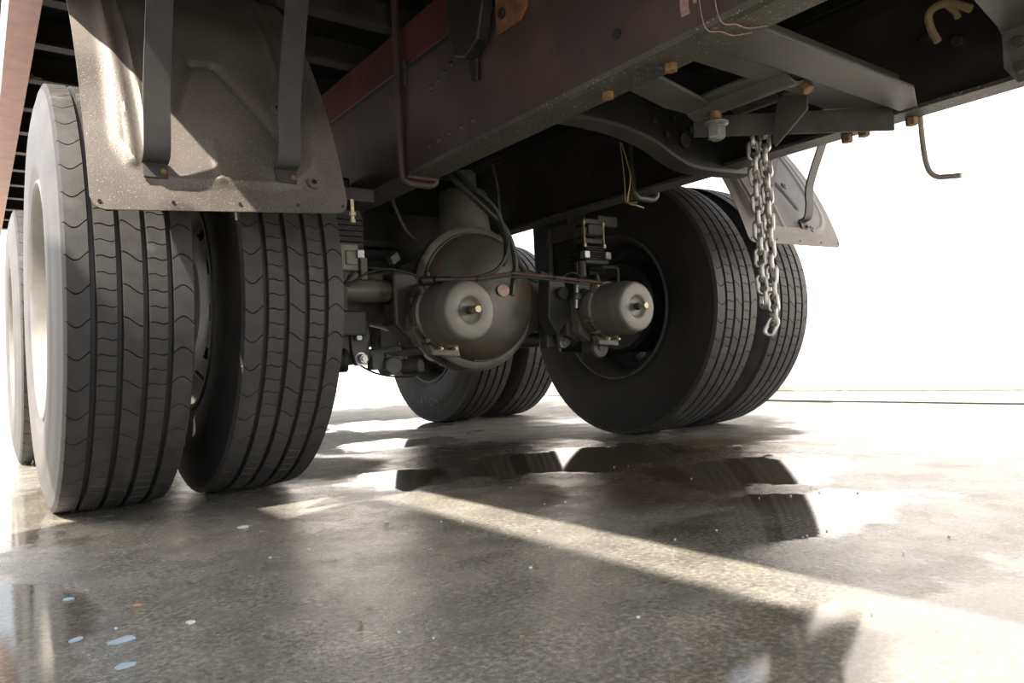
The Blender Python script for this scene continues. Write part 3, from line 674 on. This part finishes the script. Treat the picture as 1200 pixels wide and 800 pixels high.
b = MB(); b.lathe([(0, .036), (.004, .040), (.055, .040), (.062, .034)], (.372, -.20, .355), (0, -1, -.05), 32); b.lathe([(.06, .012), (.066, .012)], (.372, -.20, .355), (0, -1, -.05), 16); part(b, 'rubber_bush', 'dgrey', label='round rubber bush end beside the right brake chamber')
# boxes and bars behind the housing on the left
b = MB()
for z in (.665, .700, .735): b.box(-.60, -.20, .15, .19, z, z + .026)
part(b, 'spring_pack', 'black', smooth=False, bevel=.003)
b = MB(); b.box(-.30, .30, .28, .33, .66, .90); part(b, 'valve_block', 'black', smooth=False, bevel=.01)
# marker tab
b = MB(); b.box(-.018, .018, -.012, .012, -.014, .014); o = part(b, 'breather_cap', 'grey', smooth=False, bevel=.003, loc=(-.345, -.10, .655), label='small pale cap on the axle housing'); o.rotation_euler = (0, R(-35), R(15))

# hoses and lines
def hose(name, pts, r, mt, label=None, n=8, clips=()):
    b = MB(); b.tube(pts, r, n, 8); o = part(b, name, mt, label=label)
    for p in clips:
        c = MB(); c.cyl(Vector(p) - Vector((.005, 0, 0)), Vector(p) + Vector((.005, 0, 0)), r * 1.35, 10); c.build('hose_clip', 'black', o)
hose('rubber_hose', [(-.26, -.25, .95), (-.235, -.29, .882), (-.187, -.30, .837), (-.114, -.30, .783), (-.058, -.30, .742), (-.026, -.30, .68), (-.018, -.30, .62), (-.022, -.29, .57), (-.031, -.29, .525)], .0095, 'hose', 'thick black air hose looping over the housing')
hose('rubber_hose', [(-.25, -.22, .95), (-.19, -.28, .87), (-.12, -.29, .81), (-.07, -.29, .755), (-.045, -.29, .70), (-.05, -.295, .65), (-.068, -.30, .62)], .0085, 'hose')
hose('rubber_hose', [(-.22, -.24, .94), (-.16, -.30, .85), (-.10, -.31, .80), (-.066, -.31, .74), (-.058, -.32, .68), (-.078, -.32, .63), (-.12, -.32, .592), (-.19, -.32, .573), (-.26, -.32, .56), (-.33, -.31, .555)], .0062, 'greenline', 'thin greenish air line clipped to the hose')
hose('rubber_hose', [(-.075, -.28, .94), (-.062, -.28, .87), (-.058, -.28, .80), (-.045, -.28, .73), (-.013, -.28, .68), (.017, -.28, .622), (.05, -.27, .59), (.09, -.27, .575)], .007, 'hose')
hose('rubber_hose', [(-.30, .0, .90), (-.286, 0, .865), (-.263, 0, .81), (-.234, 0, .764), (-.196, 0, .738)], .007, 'dgrey')
hose('brake_line', [(-.66, -.33, .50), (-.63, -.345, .53), (-.59, -.35, .549), (-.551, -.35, .571), (-.492, -.35, .583), (-.43, -.35, .573), (-.373, -.35, .560), (-.33, -.35, .553)], .0035, 'hose', 'thin black brake line rising over the axle')
hose('brake_line', [(-.33, -.35, .553), (-.26, -.35, .560), (-.199, -.35, .566), (-.12, -.35, .578), (-.071, -.35, .586), (.0, -.35, .584), (.1, -.35, .579), (.2, -.35, .573), (.306, -.35, .567)], .0055, 'redline', 'reddish brown air line across the differential', clips=[(-.199, -.35, .566), (-.071, -.35, .586), (.1, -.35, .579), (.2, -.35, .573)])
hose('brake_line', [(-.33, -.345, .547), (-.2, -.345, .558), (-.1, -.345, .574), (0, -.345, .576), (.1, -.345, .570), (.25, -.345, .560)], .0035, 'greenline')
b = MB(); b.cyl((-.36, -.36, .555), (-.30, -.36, .558), .011, 12, bev=.002); b.cyl((-.30, -.36, .558), (-.25, -.36, .560), .008, 12); b.cyl((-.395, -.35, .552), (-.36, -.355, .555), .014, 12, bev=.002); part(b, 'line_connector', 'black')
b = MB(); b.cyl((.10, -.27, .60), (.16, -.28, .585), .011, 12, bev=.002); b.hexa((.13, -.275, .593), (.145, -.278, .589), .016); part(b, 'line_connector', 'dgrey')
hose('wire_loop', [(.15, -.33, .585), (.19, -.33, .60), (.22, -.33, .595), (.25, -.34, .575)], .0025, 'hose')
hose('wire_loop', [(-.52, -.12, .35), (-.45, -.16, .30), (-.36, -.18, .285), (-.30, -.2, .30)], .003, 'hose')
# bracketry between housing and right chamber
b = MB(); b.prism([(.20, -.20, .60), (.27, -.20, .60), (.29, -.20, .46), (.23, -.20, .40), (.19, -.20, .46)], (0, .06, 0)); b.cyl((.245, -.205, .545), (.245, -.225, .545), .022, 20, bev=.003); part(b, 'brake_lever_bracket', 'dgrey', bevel=.004)
b = MB(); b.hexa((.27, -.26, .53), (.27, -.275, .53), .013); b.cyl((.275, -.25, .49), (.275, -.26, .57), .010, 12); part(b, 'lever_pin', 'zinc')

# ------------------------------------------------------------------ chain (hangs from the winch)
chain = bpy.data.objects.new('chain', None); COL.objects.link(chain); chain.location = (.12, -1.10, .84); chain.empty_display_size = .05
tag(chain, 'doubled bright steel chain hanging from the winch under the truck frame', 'chain')
def link_mesh():
    n = 20; pts = []; L = .0115; rr = .0108
    for i in range(n):
        q = 2 * pi * i / n; pts.append(Vector((rr * cos(q), 0, rr * sin(q) + (L if sin(q) > 0 else -L))))
    m = 8; vs = []; fs = []; wr = .0055
    for i in range(n):
        d = (pts[(i + 1) % n] - pts[i - 1]).normalized(); a = Vector((0, 1, 0)); b_ = d.cross(a)
        for k in range(m): q = 2 * pi * k / m; vs.append(pts[i] + (a * cos(q) + b_ * sin(q)) * wr)
    for i in range(n):
        i2 = (i + 1) % n
        for k in range(m): k2 = (k + 1) % m; fs.append((i * m + k, i * m + k2, i2 * m + k2, i2 * m + k))
    me = bpy.data.meshes.new('chain_link'); me.from_pydata([tuple(v) for v in vs], [], fs); me.materials.append(M['chain'])
    me.polygons.foreach_set('use_smooth', [True] * len(fs)); return me
LM = link_mesh()
def place_link(x, y, z, ry, rz):
    o = bpy.data.objects.new('chain_link', LM); COL.objects.link(o); o.parent = chain
    o.location = Vector((x, y, z)) - chain.location; o.rotation_euler = (0, ry, rz)
pitch = .0325
vd = Vector((.80, -.59, 0))           # direction across the two strands
for s in (0, 1):
    n = 15 if s else 14
    for i in range(n):
        z = .858 - i * pitch - (.012 if s else 0); sw = .004 * sin(i * .8 + s)
        off = (s - .5) * (.029 - .007 * (i / 14)) + sw * .4
        c = Vector((.125, -1.105, z)) + vd * off + Vector((0, sw * .5, 0))
        place_link(c.x, c.y, c.z, random.uniform(-.08, .08), R(-38) + (R(90) if (i + s) % 2 else 0) + random.uniform(-.35, .35))
place_link(.127, -1.108, .366, .5, R(-38))

# ------------------------------------------------------------------ loose things on the ground
b = MB(); b.tube([(2.9, -2.4, .004), (2.62, -1.4, .004), (2.55, -.80, .004), (2.56, -.3, .004), (2.59, .4, .004), (2.7, 1.2, .004), (2.9, 2.6, .004), (2.85, 5, .004)], .004, 8, 10)
tag(b.build('hose', 'black'), 'thin dark hose lying along the ground before the white wall', 'hose')
def fleck(x, y, r, mt, name, label, cat, group=None, asp=1.0):
    b = MB(); n = 8; pts = []
    for k in range(n):
        q = 2 * pi * k / n; rr = r * random.uniform(.55, 1.1); pts.append((rr * cos(q) * asp, rr * sin(q), 0))
    b.prism(pts, (0, 0, .002)); o = b.build(name, mt, smooth=False, loc=(x, y, .0003)); o.rotation_euler = (0, 0, random.uniform(0, 3)); tag(o, label, cat, group)
fleck(-.972, -.593, .012, 'fleck', 'pebble', 'largest pale pebble on the concrete behind the left tyres', 'pebble')
fleck(-.746, -.784, .004, 'fleck', 'pebble', 'small white pebble in the dark wet shadow', 'pebble')
fleck(-1.276, -1.145, .013, 'fleckblue', 'paint_flake', 'long pale blue paint flake at the lower left, largest of them', 'flake', asp=1.6)
fleck(-1.306, -.90, .007, 'fleckblue', 'paint_flake', 'pale blue flake nearest the left edge', 'flake', asp=1.5)
fleck(-1.315, -1.10, .007, 'fleckblue', 'paint_flake', 'pale blue flake beside the long one', 'flake', asp=1.5)
fleck(-1.235, -1.01, .006, 'fleckred', 'paint_flake', 'orange brown flake among the blue flakes', 'flake', asp=1.5)
fleck(-1.196, -1.137, .006, 'fleck', 'pebble', 'white chip right of the blue flakes', 'pebble')
fleck(-1.285, -1.235, .010, 'fleckblue', 'paint_flake', 'pale blue flake closest to the lower left corner', 'flake', asp=1.7)
fleck(.62, -.62, .018, 'fleck', 'pebble', 'white crumb on wet ground beside the right outer tyre', 'pebble')
for k in range(46):
    x = random.uniform(-1.3, .1); y = random.uniform(-1.7, -.6)
    fleck(x, y, random.uniform(.0012, .0028), 'fleck' if k % 4 else 'fleckred', 'grit_grain', 'tiny pale grain of grit on the wet concrete', 'grit', 'grit scattered on the concrete')
# added screen out of view, stands in for whatever casts the near shadow
b = MB(); b.box(-2.24, -2.20, -2.36, -1.12, .04, .10); b.box(-2.24, -2.20, -2.36, -1.12, 2.26, 2.31)
for y in (-1.16, -1.76, -2.36): b.box(-2.24, -2.20, y, y + .04, 0, 2.31)
b.box(-2.24, -2.20, -1.12, -.60, 1.90, 1.95); b.box(-2.24, -2.20, -.64, -.60, 0, 1.95); b.box(-2.4, -2.04, -1.17, -1.13, 0, .04); b.box(-2.4, -2.04, -2.35, -2.31, 0, .04)
sc = b.build('shadow_screen', 'dgrey', smooth=False); tag(sc, 'unseen grey sheet screen added left of the truck as shadow caster', 'screen')
for k in range(2):
    b = MB(); ya = -2.34 + k * .6
    for j in range(10): yy = ya + j * .06; b.box(-2.215 if j % 2 else -2.225, -2.205 if j % 2 else -2.215, yy, yy + .062, .10, 2.27)
    b.build('sheet', 'grey', sc, smooth=False)
b = MB()  # added lower panel, sized to shade the ground but not the mudguard
for j in range(8): yy = -1.12 + j * .06; b.box(-2.215 if j % 2 else -2.225, -2.205 if j % 2 else -2.215, yy, yy + .062, .04, 1.91)
b.build('sheet', 'grey', sc, smooth=False)
